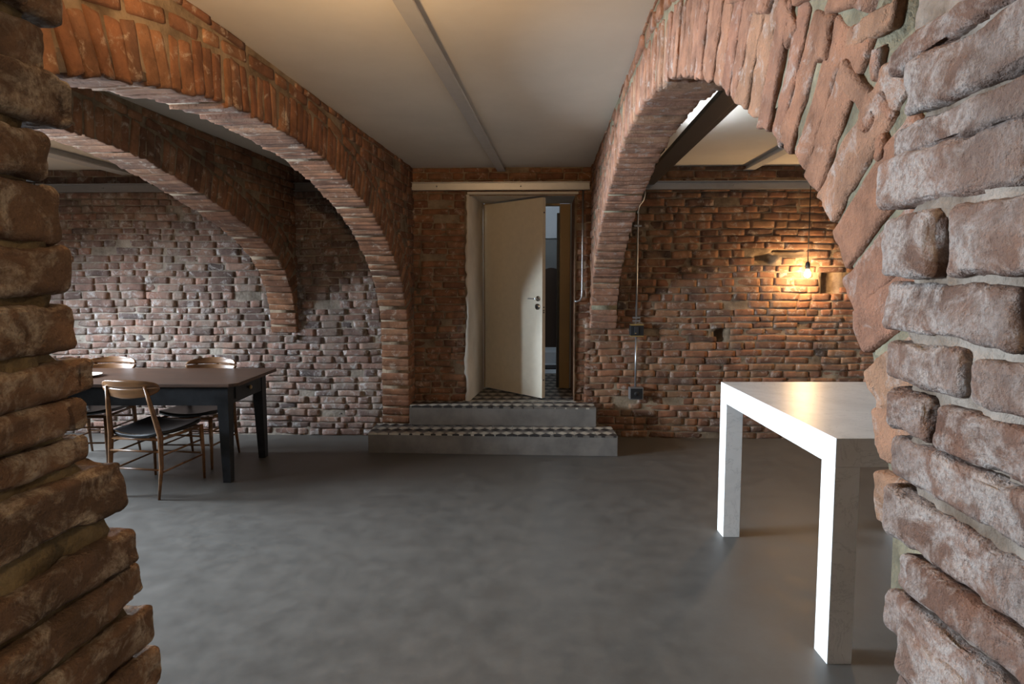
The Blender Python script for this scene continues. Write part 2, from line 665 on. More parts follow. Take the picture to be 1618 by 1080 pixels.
def build_arch(A, name, label, ring, smin, smax, mat, mortar, seed, near=0.0, second=True, zfloor=0.0, nv=10, nmin=0.25):
    P, P3, rot = arch_frame(A)
    q, ln = dense(A['line'])
    tan = np.gradient(q, axis=0)
    tan /= np.linalg.norm(tan, axis=1)[:, None]
    nor = np.stack([-tan[:, 1], tan[:, 0]], 1)      # left of travel = outward (up) for near-to-far lines
    band = ring + (0.075 if second else 0.0)

    def inside(s, z, grow):
        """true where (s,z) lies in the opening grown by `grow`"""
        sh = np.shape(s)
        pts = np.stack([np.ravel(s), np.ravel(z)], 1)
        d = ((pts[:, None, :] - q[None, ::3, :]) ** 2).sum(-1)
        k = d.argmin(1) * 3
        dist = np.sqrt(d.min(1))
        sgn = ((pts - q[k]) * nor[k]).sum(1)
        low = (pts[:, 1] < q[k][:, 1]) & (pts[:, 0] > q[:, 0].min()) & (pts[:, 0] < q[:, 0].max()) & (sgn < 0)
        return ((sgn < 0) | (dist < grow)).reshape(sh) if grow > 0 else (sgn < 0).reshape(sh)
    mask = lambda s, z: ~inside(s, z, 0.05) & (z > zfloor - 0.05)
    root = put(name, wall_grid(name, P, smin, smax, 0.0, ZC, mask, mortar, 0.05, 0.004, None, seed))
    tag(root, label, 'wall', kind='structure')
    back = wall_grid('rear_face', lambda s, z, o: P(s, z, o - A['t']), smin, smax, 0.0, ZC, mask, mortar, 0.08, 0.004, None, seed + 5)
    put('rear_face', back, None, root)
    # mortar bed of the ring
    V, Qd = [], []
    rs = np.random.default_rng(seed)
    for i in range(0, len(q), 2):
        j = rs.normal(0, 0.002)
        for (g, o) in ((0.011 + j, -0.007), (band, -0.004), (band, -A['t'] + 0.004), (0.011 + j, -A['t'] + 0.007)):
            p = q[i] + nor[i] * g
            V.append(P3(p[0], p[1], o))
    n = len(V) // 4
    for i in range(n - 1):
        for k in range(4):
            Qd.append((i * 4 + k, i * 4 + (k + 1) % 4, i * 4 + 4 + (k + 1) % 4, i * 4 + 4 + k))
    put('ring_mortar', mesh_np('ring_mortar', V, np.array(Qd, np.int64), mortar, smooth=False), None, root)
    # voussoirs
    rr = random.Random(seed)
    outv = Vector((A['side'], 0, 0))
    outv = (P3(1, 1, 1) - P3(1, 1, 0)).normalized()
    b1 = Batch()
    vs = variants((0.057, A['t'], ring), nv * 2, (3, 7, 6), 0.008, 0.0026, seed * 7, 2.2, 0.10, 'voussoir')
    u = 0.0
    big = []
    while u < ln - 0.02:
        th = rr.uniform(0.062, 0.074)
        i = min(len(q) - 1, int((u + th / 2) / ln * (len(q) - 1)))
        y = -outv
        nz = (P3(nor[i][0], nor[i][1], 0) - P3(0, 0, 0)).normalized()
        x = y.cross(nz).normalized()
        tilt = rr.uniform(-0.02, 0.02)
        R = Matrix((x, y, nz)).transposed().to_4x4() @ Matrix.Rotation(tilt, 4, 'Y')
        o = rr.uniform(-0.001, 0.008)
        g = rr.uniform(-0.003, 0.003)
        rad = ring * rr.uniform(0.94, 1.03)
        p = q[i] + nor[i] * (rad / 2 + g)
        mw = Matrix.Translation(P3(p[0], p[1], o - A['t'] / 2)) @ R
        if p[0] < near and p[1] > 0.9:
            V, Q = brick_geo(th - 0.003, A['t'], rad, 18, 30, 54, 0.007, 0.0026, seed * 31 + len(big) * 3, 1.6, False, 0.06)
            big.append((V, Q, mw))
        else:
            b1.add(rr.choice(vs), mw @ Matrix.Diagonal(((th - 0.004) / 0.057, 1, rad / ring, 1)), th * ring)
        u += th
    b1.build(root, 'voussoir', mat, 300, 'ringwork')
    for V, Q, mw in big:
        put('voussoir', mesh_np('voussoir', V, Q, mat), None, root, mw)
    # one course bent over the ring
    b2 = Batch()
    if second:
        u = 0.0
        sv = variants((0.22, 0.05, 0.058), 8, (5, 2, 3), 0.011, 0.0032, seed * 3 + 1, 2.0, 0.1)
        while u < ln - 0.1:
            L = rr.choice((0.24, 0.21, 0.13)) * rr.uniform(0.9, 1.1)
            i = min(len(q) - 1, int((u + L / 2) / ln * (len(q) - 1)))
            p = q[i] + nor[i] * (ring + 0.045)
            if p[1] < ZC - 0.02 and nor[i][1] > nmin:
                y = -outv
                nz = (P3(nor[i][0], nor[i][1], 0) - P3(0, 0, 0)).normalized()
                x = y.cross(nz).normalized()
                R = Matrix((x, y, nz)).transposed().to_4x4() @ Matrix.Rotation(rr.uniform(-0.03, 0.03), 4, 'Y')
                mw = Matrix.Translation(P3(p[0], p[1], rr.uniform(0.0, 0.012) - 0.025)) @ R @ Matrix.Diagonal(((L - 0.012) / 0.22, 1, 1, 1))
                b2.add(rr.choice(sv), mw, L * 0.06)
            u += L
    # spandrel in level courses

    def allowed(za, zb):
        S = np.linspace(smin, smax, 240)
        ok = ~(inside(S, np.full_like(S, za + 0.01), band) | inside(S, np.full_like(S, zb - 0.01), band))
        if zb < zfloor:
            ok[:] = False
        iv, st = [], None
        for k, s in enumerate(S):
            if ok[k] and st is None:
                st = s
            if not ok[k] and st is not None:
                iv.append((st, S[k - 1]))
                st = None
        if st is not None:
            iv.append((st, smax))
        return iv
    lay_courses(b2, P3, rot, smin, smax, zfloor, ZC, allowed, SETS, seed=seed)
    b2.build(root, 'brick', mat, 300, 'brickwork')
    return root


build_arch(A1, 'wall_left', 'left brick arch wall nearest the middle bay, lit orange near its crown', 0.20, 0.30, 5.68, M['brick_arch'], M['mortar'], 21, zfloor=0.0)
build_arch(A2, 'wall_far_left', 'second brick arch wall on the left, spanning over the dining table', 0.20, 0.45, 5.72, M['brick_arch'], M['mortar'], 43)
build_arch(AR, 'wall_right', 'right brick arch wall with large pale rose bricks in its ring', 0.22, 0.42, 5.66, M['brick_rose'], M['mortar_grey'], 65, near=2.1, nmin=-0.05, zfloor=1.22)

# loose brick ends bedded in the mortar behind the near end of the right ring
wr_ = bpy.data.objects['wall_right']
PA, PA3, ra_ = arch_frame(AR)
for k, (x1, y1, x2, y2, th) in enumerate([(1338, 60, 1425, 18, 40), (1236, 8, 1250, 62, 46), (1334, 112, 1384, 186, 36), (1366, 205, 1386, 178, 26), (1300, 100, 1314, 22, 40),
                                          (1310, 8, 1366, -18, 32), (1384, 130, 1392, 70, 24), (1392, 210, 1400, 250, 26), (1392, 150, 1412, 190, 24), (1262, -10, 1300, -40, 40), (1180, 8, 1222, -2, 34), (1150, -12, 1196, -22, 34)]):
    a, b = Vector(onx(x1, y1, AR['x0'], AR['m'])), Vector(onx(x2, y2, AR['x0'], AR['m']))
    ax = (b - a).normalized()
    yv = -(PA3(1, 1, 1) - PA3(1, 1, 0)).normalized()
    zv = ax.cross(yv).normalized()
    L = (b - a).length
    V, Q = brick_geo(L, 0.08, th * (a.y + b.y) / 2 / F, 30, 12, 16, 0.008, 0.0028, 900 + k * 5, 1.8, False, 0.15)
    put('brick', mesh_np('brick', V, Q, M['brick_rose']), None, wr_, Matrix.Translation((a + b) / 2 + yv * 0.032) @ Matrix((ax, yv, zv)).transposed().to_4x4())

# ---- back wall in three bays
bk = lambda s, z, o: np.stack([s, YW(s) - o, z], 1)
bk3 = lambda s, z, o: Vector((s, YW(s) - o, z))
ROTB = math.atan(-0.03)
HOLES = [(1.99, 1.02, 0.035, 0.05), (-2.55, 2.1, 0.05, 0.02), (-3.62, 1.40, 0.03, 0.03), (2.40, 1.735, 0.09, 0.03), (2.62, 1.80, 0.13, 0.012), (3.02, 1.50, 0.03, 0.10)]


def depth_fn(s, z):
    d = np.zeros_like(s)
    for (hs, hz, ws, wz) in HOLES:
        d -= 0.10 * ((np.abs(s - hs) < ws + 0.01) & (np.abs(z - hz) < wz + 0.01))
    return d


def in_hole(s, z):
    for (hs, hz, ws, wz) in HOLES:
        if abs(s - hs) < ws + 0.05 and abs(z - hz) < wz + 0.02:
            return True
    return False


for nm, a, b, sd, lb in (('wall_back_left', -5.6, -0.95, 5, 'rough brick back wall behind the dining table'),
                         ('wall_back_right', 0.70, 4.5, 9, 'brown brick back wall behind the marble table and bulb')):
    w = put(nm, wall_grid(nm, bk, a, b, 0, ZC, lambda s, z: s > -99, M['mortar_wall'] if sd == 5 else M['mortar'], 0.04, 0.004, depth_fn, sd))
    tag(w, lb, 'wall', kind='structure')
    bt = Batch()
    lay_courses(bt, bk3, ROTB, a, b, 0, ZC, lambda za, zb: [(a, b)], SETS, h=0.068, seed=sd, skip=in_hole, proud=(-0.001, 0.010))
    bt.build(w, 'brick', M['brick_grey' if sd == 5 else 'brick_back'], 300)

DX0, DX1, DZ0, DZ1 = -0.42, 0.605, 0.36, 2.352
dm = lambda s, z: ~((s > DX0) & (s < DX1) & (z < DZ1) & (z > 0.0))
w = put('wall_back', wall_grid('wall_back', bk, -1.0, 0.80, 0, ZC, dm, M['mortar'], 0.0333, 0.005, None, 15))
tag(w, 'brown brick back wall around the white door', 'wall', kind='structure')
bt = Batch()


def ctr(za, zb):
    if za > DZ1 - 0.01:
        return [(-0.98, 0.76)]
    return [(-0.98, DX0 - 0.03), (DX1 + 0.01, 0.76)]


lay_courses(bt, bk3, ROTB, -0.98, 0.76, 0.3, ZC, ctr, SETS, h=0.068, seed=31, proud=(-0.002, 0.008))
bt.build(w, 'brick', M['brick_arch'], 300)

# plain enclosing walls outside the view
wl = empty('wall_side_left')
tag(wl, 'plastered outer wall on the left with two windows', 'wall', kind='structure')
ys = [-3.5, WIN[0][0], WIN[0][1], WIN[1][0], WIN[1][1], 5.95]
for k, (a, b) in enumerate(zip(ys[:-1], ys[1:])):
    if k in (1, 3):
        c, d = WIN[k // 2][2:]
        box('wall_panel', -5.9, -5.6, a, b, 0, c, M['side'], wl)
        box('wall_panel', -5.9, -5.6, a, b, d, ZC, M['side'], wl)
    else:
        box('wall_panel', -5.9, -5.6, a, b, 0, ZC, M['side'], wl)
for k, (a, b, c, d) in enumerate(WIN):
    wn = empty('window_%d' % (k + 1), (-5.75, a, c))
    tag(wn, ['window in the left side wall nearer the viewpoint', 'window in the left side wall beside the dining table'][k], 'window', kind='structure')
    W_, H_ = b - a, d - c
    for (y0, y1, z0, z1) in ((0, 0.05, 0, H_), (W_ - 0.05, W_, 0, H_), (0.05, W_ - 0.05, 0, 0.05), (0.05, W_ - 0.05, H_ - 0.05, H_), (W_ / 2 - 0.02, W_ / 2 + 0.02, 0.05, H_ - 0.05)):
        box('window_frame', -0.03, 0.03, y0, y1, z0, z1, M['white_paint'], wn, 0.004)
tag(box('wall_side_right', 4.5, 4.7, -3.5, 5.95, 0, ZC, M['side']), 'plastered outer wall on the right', 'wall', kind='structure')
tag(box('wall_rear', -5.9, 4.7, -3.6, -3.4, 0, ZC, M['side']), 'plastered wall behind the viewpoint', 'wall', kind='structure')

# ---- the broken opening close to the viewpoint: two jambs of big worn bricks
# (end px, top px, bottom px) of each course at its far end, turned into real positions on the jamb planes
RJ = [(1405, -130, -66), (1400, -62, 9), (1399, 80, 124), (1434, 104, 189), (1404, 206, 257), (1388, 258, 337), (1404, 345, 440), (1388, 444, 522), (1399, 535, 597), (1403, 609, 675), (1402, 682, 746),
      (1394, 758, 836), (1421, 858, 915), (1402, 912, 985), (1425, 970, 1052), (1418, 1050, 1130), (1422, 1140, 1220), (1420, 1230, 1320)]
LJ = [(104, -150, -70), (104, -66, 48), (88, 55, 130), (122, 132, 210), (86, 216, 289), (114, 296, 383), (129, 394, 466), (134, 480, 553), (164, 562, 616), (144, 622, 674), (156, 678, 722),
      (197, 720, 798), (219, 822, 878), (233, 881, 938), (246, 941, 1004), (257, 1006, 1066), (262, 1072, 1140), (266, 1146, 1220), (268, 1226, 1300)]


def build_jamb(name, label, J, x0, m, sd, mat, mortar, seed, lens):
    """sd: +1 left jamb facing right, -1 right jamb facing left"""
    P = lambda s, z, o: Vector((x0 + m * s + sd * o, s, z))
    courses = []
    for (px, yt, yb) in J:
        a, b = onx(px, yt, x0, m), onx(px, yb, x0, m)
        courses.append(((a[1] + b[1]) / 2, b[2], a[2]))
    zs = np.array([(c[1] + c[2]) / 2 for c in courses])[::-1]
    es = np.array([c[0] for c in courses])[::-1]
    zl = np.linspace(0, ZC, 260)
    # below and above the recorded courses the jamb runs on
    el = np.interp(zl, zs, es)
    rs = np.random.default_rng(seed)
    prof_s = np.linspace(0.05, 1.0, 60)
    V, Q = [], []
    ncol = 0
    for z, e in zip(zl, el):
        row = []
        for t in prof_s:
            row.append((t * (e - 0.035), -0.009, 1))
        for o in (0.03, 0.08, 0.16, 0.3, 0.6, 1.2, 2.5, 5.0):
            row.append((e - 0.035, -o, 0))
        ncol = len(row)
        for s, o, _ in row:
            V.append(P(s, z, o))
    V = np.array([tuple(v) for v in V])
    nz = vnoise(V * 30, seed) * 0.006 + vnoise(V * 85, seed + 1) * 0.003 + vnoise(V * 200, seed + 2) * 0.0015
    V[:, 0] += sd * nz
    V[:, 1] += nz * 0.8
    for i in range(len(zl) - 1):
        for k in range(ncol - 1):
            Q.append((i * ncol + k, i * ncol + k + 1, (i + 1) * ncol + k + 1, (i + 1) * ncol + k))
    V[:, 0] = np.clip(V[:, 0], -5.58, 4.48)
    root = put(name, mesh_np(name, V, np.array(Q, np.int64), mortar))
    tag(root, label, 'wall', kind='structure')
    rr = random.Random(seed)
    rot = math.atan2(1, m) if sd > 0 else math.atan2(-1, -m)
    # courses further down to the floor, out of the picture
    z = courses[-1][1] - 0.01
    extra = []
    while z > 0.07:
        extra.append((courses[-1][0] + rr.uniform(-0.02, 0.02), z - 0.062, z))
        z -= 0.072
    z = courses[0][2] + 0.01
    while z < ZC - 0.07:
        extra.append((courses[0][0] + rr.uniform(-0.02, 0.02), z, z + 0.062))
        z += 0.072
    k = 0
    for ci, (e, zb, zt) in enumerate(courses + extra):
        s = e
        fine = ci < len(courses)
        j = 0
        while s > 0.18:
            L = lens.get((ci, j), rr.uniform(0.19, 0.26))
            D = 0.12
            pr = rr.uniform(0.0, 0.010)
            H = zt - zb
            rz = rr.uniform(-0.05, 0.05)
            cen = P(s - L / 2, (zb + zt) / 2, pr - D / 2)
            if fine and j < 2:
                V, Q2 = brick_geo(L - 0.008, D, H, 80, 26, 30, 0.009, 0.0028, seed * 50 + k * 7, 1.5, True, 0.07)
            else:
                V, Q2 = brick_geo(L - 0.008, D, H, 8, 4, 5, 0.013, 0.003, seed * 50 + k * 7, 1.5, True, 0.07)
            mw = Matrix.Translation(cen) @ rot_z(rot + rz) @ Matrix.Rotation(rr.uniform(-0.03, 0.03), 4, 'Y')
            put('brick', mesh_np('brick', V, Q2, mat), None, root, mw)
            s -= L
            j += 1
            k += 1
    return root


build_jamb('wall_front_left', 'dark broken brick edge of the opening filling the left side', LJ, -0.52, 0.086, 1, M['brick_dark'], M['mortar_dark'], 3, {})
build_jamb('wall_front_right', 'pale limewashed broken brick edge of the opening filling the right side', RJ, 0.36, 0.06, -1, M['brick_lime'], M['mortar_lime'], 4,
           {(6, 0): 0.09, (7, 0): 0.195, (8, 0): 0.125, (9, 0): 0.075, (5, 0): 0.22})

# ------------------------------------------------------------------ steps, door, passage
def tile_mat():
    m, nt, bs = new_mat('patterned_cement_tile')
    sep = nt.nodes.new('ShaderNodeSeparateXYZ')
    link(nt, position(nt), sep.inputs[0])
    px, py = 0.10, 0.058
    a = math_n(nt, 'ADD', math_n(nt, 'DIVIDE', sep.outputs[0], px), math_n(nt, 'DIVIDE', sep.outputs[1], py * 2))
    b = math_n(nt, 'SUBTRACT', math_n(nt, 'DIVIDE', sep.outputs[0], px), math_n(nt, 'DIVIDE', sep.outputs[1], py * 2))
    fa, fb = math_n(nt, 'FLOOR', a), math_n(nt, 'FLOOR', b)
    par = math_n(nt, 'FLOORED_MODULO', math_n(nt, 'ADD', fa, math_n(nt, 'MULTIPLY', fb, 2.0)), 3.0)
    c = ramp(nt, math_n(nt, 'DIVIDE', par, 3.0), [(0.0, srgb(42, 40, 40)), (0.2, srgb(42, 40, 40)), (0.21, srgb(176, 168, 154)), (0.5, srgb(176, 168, 154)), (0.51, srgb(104, 98, 92))])
    n1 = noise(nt, position(nt), 20, 5)
    c = mixc(nt, 1.0, c, ramp(nt, n1, [(0.3, (0.75,) * 3), (0.7, (1.0,) * 3)]), 'MULTIPLY')
    link(nt, c, bs.inputs['Base Color'])
    bs.inputs['Roughness'].default_value = 0.5
    return m


M['tile'] = tile_mat()
M['step'] = mottled('step_render', srgb(96, 92, 88), srgb(116, 111, 106), 5, 0.8, 0.15, 0.002, 30)
SR = math.atan(-0.048)


def stair_step(label, x0, x1, yf, yb, z0, z1, tile=0.185, yt=None):
    e = empty('stair_step', (0, 0, 0))
    tag(e, label, 'step', 'tiled steps up to the door')
    fr = lambda x: yf - 0.048 * x
    bk_ = lambda x: yb - 0.048 * x
    th = 0.014
    prism('step_body', [(x0, fr(x0)), (x1, fr(x1)), (x1, bk_(x1)), (x0, bk_(x0))], z0, z1 - th, M['step'], e, 0.004)
    nx = max(1, round((x1 - x0) / tile))
    w = (x1 - x0) / nx
    for i in range(nx):
        xa, xb = x0 + i * w + 0.0012, x0 + (i + 1) * w - 0.0012
        y = fr((xa + xb) / 2)
        yend = bk_((xa + xb) / 2) if yt is None else yt - 0.048 * (xa + xb) / 2
        while y < yend - 0.01:
            y2 = min(y + tile, yend)
            d = y - fr((xa + xb) / 2)
            d2 = y2 - fr((xa + xb) / 2) - 0.0012
            prism('tile', [(xa, fr(xa) + d), (xb, fr(xb) + d), (xb, fr(xb) + d2), (xa, fr(xa) + d2)], z1 - th, z1, M['tile'], e)
            y = y2
    return e


stair_step('long lower step with patterned tile tread on the floor', -1.285, 0.925, 5.045, 5.395, 0.0, 0.18)
stair_step('shorter upper step with patterned tile tread below the door', -0.965, 0.78, 5.352, 5.60, 0.1805, 0.36)
# landing inside the reveal
ld = empty('floor_landing')
tag(ld, 'patterned tile floor inside the doorway', 'floor', kind='structure')
box('slab', DX0 - 0.1, DX1 + 0.1, 5.615, 7.3, 0.2, 0.346, M['step'], ld)
for i in range(6):
    for j in range(9):
        xa, ya = DX0 - 0.06 + i * 0.195, 5.625 + j * 0.185
        box('tile', xa, xa + 0.1935, ya, ya + 0.1835, 0.346, 0.36, M['tile'], ld)

# plastered reveal with a ragged front edge
YR = 6.30
rv = empty('trim_1')
tag(rv, 'off-white plastered door reveal with a chipped outer edge', 'trim', kind='structure')


def reveal_side(xf, xb, sgn, name, ragged):
    rs = np.random.default_rng(5)
    zl = np.linspace(DZ0, DZ1, 90)
    V, Q = [], []
    for z in zl:
        j = (vnoise(np.array([[z * 4, 1.1, 0]]), 5)[0] * 0.016 + vnoise(np.array([[z * 22, 3.1, 0]]), 6)[0] * 0.010) if ragged else 0
        yf = YW(xf) - 0.022
        for (x, y) in ((xf + sgn * (0.040 + j), yf + 0.012), (xf + sgn * (0.034 + j), yf), (xf, yf), (xb, YR), (xb + sgn * 0.05, YR)):
            V.append((x, y, z))
    for i in range(len(zl) - 1):
        for k in range(4):
            Q.append((i * 5 + k, i * 5 + k + 1, i * 5 + 6 + k, i * 5 + 5 + k))
    put(name, mesh_np(name, V, np.array(Q, np.int64), M['plaster_edge'], smooth=False), None, rv)


reveal_side(-0.413, -0.305, -1, 'reveal_panel', True)
M['reveal_brick'] = M['mortar']
put('reveal_panel', mesh_np('reveal_panel', [(0.605, 5.60, DZ0), (0.605, 5.60, DZ1), (0.64, YR, DZ1), (0.64, YR, DZ0)], [[0, 1, 2, 3]], M['brick_arch'], smooth=False), None, rv)
put('lintel_soffit', mesh_np('lintel_soffit', [(-0.425, 5.615, 2.354), (0.63, 5.59, 2.354), (0.64, YR, 2.354), (-0.32, YR, 2.354), (-0.425, 5.615, 2.375), (0.63, 5.59, 2.375), (0.64, YR, 2.40), (-0.32, YR, 2.40)],
                                              [[0, 3, 2, 1], [0, 1, 5, 4], [4, 5, 6, 7]], M['plaster_edge'], smooth=False), None, rv)

M['door'] = plain('cream_door_paint', srgb(222, 212, 192), 0.45)
M['frame'] = plain('ochre_door_frame', srgb(150, 122, 80), 0.5)
M['chrome'] = plain('brushed_chrome', (0.55, 0.55, 0.55), 0.25, 1.0)
M['black'] = plain('black_plastic', (0.012, 0.012, 0.013), 0.45)
dr = empty('door_1', (-0.292, 6.300, 0.372), math.atan2(-0.609, 0.588))
tag(dr, 'cream flush door standing half open above the tiled steps', 'door', kind='structure')
box('door_leaf', 0, 0.846, 0.0, 0.045, 0, 1.965, M['door'], dr, 0.003)
hd = box('handle', 0.700, 0.800, -0.058, -0.040, 0.978, 0.992, M['chrome'], dr, 0.004)
box('handle_neck', 0.786, 0.800, -0.058, 0.0, 0.978, 0.992, M['chrome'], dr, 0.003)


def disc(name, x, z, r, y0, y1, mat, parent):
    pts = [(x, y0, z), (x, y1, z)]
    return tube(name, pts, [r, r], mat, parent, 20)


disc('handle_rose', 0.793, 0.985, 0.026, -0.008, 0.0, M['chrome'], dr)
lk = disc('lock_escutcheon', 0.787, 0.905, 0.030, -0.010, 0.0, M['chrome'], dr)
disc('keyhole', 0.787, 0.903, 0.010, -0.0115, -0.004, M['black'], dr)
for z in (0.85, 0.87, 0.90, 1.82, 0.18):
    V, Q = tube_geo([(0.8455, 0.0225, z), (0.8475, 0.0225, z)], [0.008, 0.008], 12)
    put('bolt_hole', mesh_np('bolt_hole', V, Q, M['black']), None, dr)
fr = empty('trim_2', (0, YR, DZ0))
tag(fr, 'ochre painted wooden door frame at the back of the reveal', 'door frame', kind='structure')
box('frame_post', 0.515, 0.625, 0.0, 0.10, 0.0, 1.99, M['frame'], fr, 0.004)
box('frame_post', -0.33, -0.294, 0.03, 0.12, 0.0, 1.99, M['frame'], fr, 0.004)
box('frame_head', -0.294, 0.515, 0.03, 0.10, 1.975, 2.01, M['frame'], fr, 0.004)
box('frame_stop', 0.488, 0.515, 0.05, 0.10, 0.0, 1.9, M['black'], fr, 0.002)

# passage behind the door
M['hall'] = mottled('passage_plaster', srgb(132, 134, 134), srgb(146, 148, 148), 2, 0.9, 0.05)
M['hallw'] = mottled('passage_white', srgb(208, 214, 220), srgb(216, 221, 226), 2, 0.9, 0.05)
M['dark_wood'] = plain('dark_wood_door', srgb(58, 40, 28), 0.5)
hl = empty('wall_passage', (0, 0, 0))
tag(hl, 'grey plastered passage with white upper wall seen through the open door', 'wall', kind='structure')
box('end_wall', -0.6, 1.4, 9.0, 9.1, 0.0, 2.17, M['hall'], hl)
box('upper_wall', -0.6, 1.4, 8.97, 9.1, 2.17, 3.1, M['hallw'], hl)
box('side_wall', -0.75, -0.6, 6.42, 9.1, 0.0, 3.1, M['hall'], hl)
box('side_wall', 1.25, 1.4, 6.42, 9.1, 0.0, 3.1, M['hall'], hl)
box('front_wall', -0.75, -0.33, 6.32, 6.42, 0.0, 3.1, M['hall'], hl)
box('front_wall', 0.63, 1.4, 6.32, 6.42, 0.0, 3.1, M['hall'], hl)
box('front_wall', -0.33, 0.63, 6.40, 6.42, 2.37, 3.1, M['hall'], hl)
box('passage_ceiling', -0.75, 1.4, 6.3, 9.1, 3.1, 3.15, M['hallw'], hl)
box('passage_floor', -0.75, 1.4, 7.3, 9.1, 0.1, 0.34, M['hallw'], hl)
box('passage_step', -0.6, 1.25, 8.3, 9.0, 0.34, 0.50, M['hallw'], hl)
pts = [(0.46, 0.50), (0.74, 0.50)] + [(0.46 + 0.14 + 0.14 * math.cos(t), 1.62 + 0.10 * math.sin(t)) for t in np.linspace(0, math.pi, 16)]
V = [(p[0], 8.94, p[1]) for p in pts] + [(p[0], 9.0, p[1]) for p in pts]
n = len(pts)
pd = put('door_2', mesh_np('door_2', V, [list(range(n)), list(range(n, 2 * n))[::-1]] + [[i, n + i, n + (i + 1) % n, (i + 1) % n] for i in range(n)], M['dark_wood'], smooth=False))
tag(pd, 'dark brown arched door at the end of the passage', 'door', kind='structure')
mt = box('door_mat', 0.43, 0.62, 7.75, 8.05, 0.341, 0.356, M['black'], None, 0.003)
tag(mt, 'small black mat on the passage floor behind the door', 'mat')
lp = empty('passage_lamp', (0.5, 7.6, 3.1))
tag(lp, 'round white ceiling lamp in the passage', 'lamp')
lathe('lamp_shade', [(0.02, 0.0), (0.11, -0.01), (0.12, -0.05), (0.09, -0.08), (0.0, -0.085)], M['hallw'], lp)
point_light('lamp_bulb', (0, 0, -0.2), 30, (0.85, 0.93, 1.0), 0.06, lp)

# ------------------------------------------------------------------ beams and services
M['steel'] = plain('zinc_steel', (0.36, 0.36, 0.37), 0.38, 0.85)
M['steel_dark'] = plain('dark_steel', (0.10, 0.095, 0.09), 0.45, 0.6)
M['bar'] = plain('white_grey_paint', srgb(186, 184, 182), 0.5)


def ceiling_bar(label, xa, ya, xb, yb, w, drop, mat):
    """flanged tie running along the ceiling from (xa,ya) to (xb,yb)"""
    d = Vector((xb - xa, yb - ya, 0))
    e = empty('ceiling_beam', (xa, ya, ZC), math.atan2(d.y, d.x))
    tag(e, label, 'beam', 'ceiling beams running to the back wall')
    L = d.length
    box('web', 0, L, -w * 0.22, w * 0.22, -drop, 0.0, mat, e)
    box('flange', 0, L, -w / 2, w / 2, -drop - 0.012, -drop, mat, e, 0.003)
    return e


ceiling_bar('pale painted ceiling beam over the middle bay in front of the door', -0.55, 0.55, -0.10, 5.63, 0.075, 0.030, M['bar'])
ceiling_bar('pale painted ceiling beam over the marble table bay', 1.98, 0.6, 2.22, 5.57, 0.09, 0.035, M['bar'])
ceiling_bar('cream painted ceiling beam over the dining table bay', -3.98, 0.7, -3.72, 5.74, 0.13, 0.045, M['bar'])


def channel(label, xa, xb, mat):
    e = empty('steel_channel', (xa, YW(xa) - 0.022, 2.385), ROTB)
    tag(e, label, 'channel', 'steel channels along the back wall')
    L = xb - xa
    box('web', 0, L, -0.03, 0.0, 0.0, 0.078, mat, e)
    box('flange', 0, L, -0.062, -0.03, 0.070, 0.078, mat, e, 0.002)
    box('flange', 0, L, -0.062, -0.03, 0.0, 0.008, mat, e, 0.002)
    k = 0.25
    while k < L - 0.1:
        tube('bolt', [(k, -0.03, 0.04), (k, -0.037, 0.04)], [0.007, 0.007], mat, e, 8)
        k += 0.8
    return e


channel('steel cable channel on the back wall above the white door', -0.965, 0.735, M['steel'])
channel('steel cable channel on the wall above the dining table', -5.0, -2.40, M['steel'])
channel('short steel cable channel between the two left arches', -2.08, -1.26, M['steel'])
channel('steel cable channel on the wall above the marble table', 1.02, 3.9, M['steel'])

# steel beam with a light strip on its upper side
bm_ = empty('strip_light_beam', (0.90, 0.75, 2.46), math.atan2(1, 0.072))
tag(bm_, 'dark steel beam carrying a light strip behind the right arch', 'beam')
box('beam_web', 0, 4.80, -0.055, 0.055, -0.03, 0.0, M['steel_dark'], bm_, 0.003)
box('beam_flange', 0, 4.80, -0.055, -0.045, 0.0, 0.03, M['steel_dark'], bm_)
box('beam_lip', 0, 4.80, -0.085, -0.055, -0.03, -0.022, M['steel_dark'], bm_)
box('light_strip', 1.3, 3.3, -0.078, -0.056, -0.020, 0.004, emit('cool_strip_glow', (0.85, 0.93, 1.0), 100), bm_)
for k in (0.5, 2.15, 4.2):
    box('hanger', k, k + 0.03, 0.035, 0.045, 0.0, 0.15, M['steel_dark'], bm_)


def conduit(label, pts, r, straps):
    e = empty('conduit_pipe', pts[-1])
    tag(e, label, 'pipe', 'metal conduits on the back wall')
    o = Vector(pts[-1])
    tube('pipe', [Vector(p) - o for p in pts], r, M['steel'], e, 10)
    for z in straps:
        q = min(pts, key=lambda p: abs(p[2] - z))
        a = Vector((q[0], q[1], z)) - o
        box('strap', a.x - 0.035, a.x + 0.035, a.y - r - 0.004, a.y + r + 0.01, a.z - 0.008, a.z + 0.008, M['steel'], e, 0.002)
    return e


yc_ = YW(1.19) - 0.040
conduit('thin bent metal conduit running down the wall to the black switch',
        [(1.245, yc_ - 0.03, 2.39), (1.245, yc_ - 0.03, 2.34), (1.235, yc_ - 0.02, 2.29), (1.20, yc_, 2.24), (1.19, yc_, 2.19), (1.19, yc_, 1.5), (1.192, yc_, 1.122)], 0.0095, (2.05, 1.18, 1.15))
conduit('straight metal conduit between switch and wall socket', [(1.192, yc_, 0.998), (1.192, yc_, 0.512)], 0.0095, ())
yd_ = YW(0.66) - 0.035
conduit('short bent metal conduit ending beside the door reveal',
        [(0.672, yd_, 2.385), (0.672, yd_, 1.9), (0.672, yd_, 1.42), (0.668, yd_, 1.375), (0.650, yd_, 1.345), (0.622, yd_, 1.335), (0.600, yd_ + 0.01, 1.34)], 0.009, ())

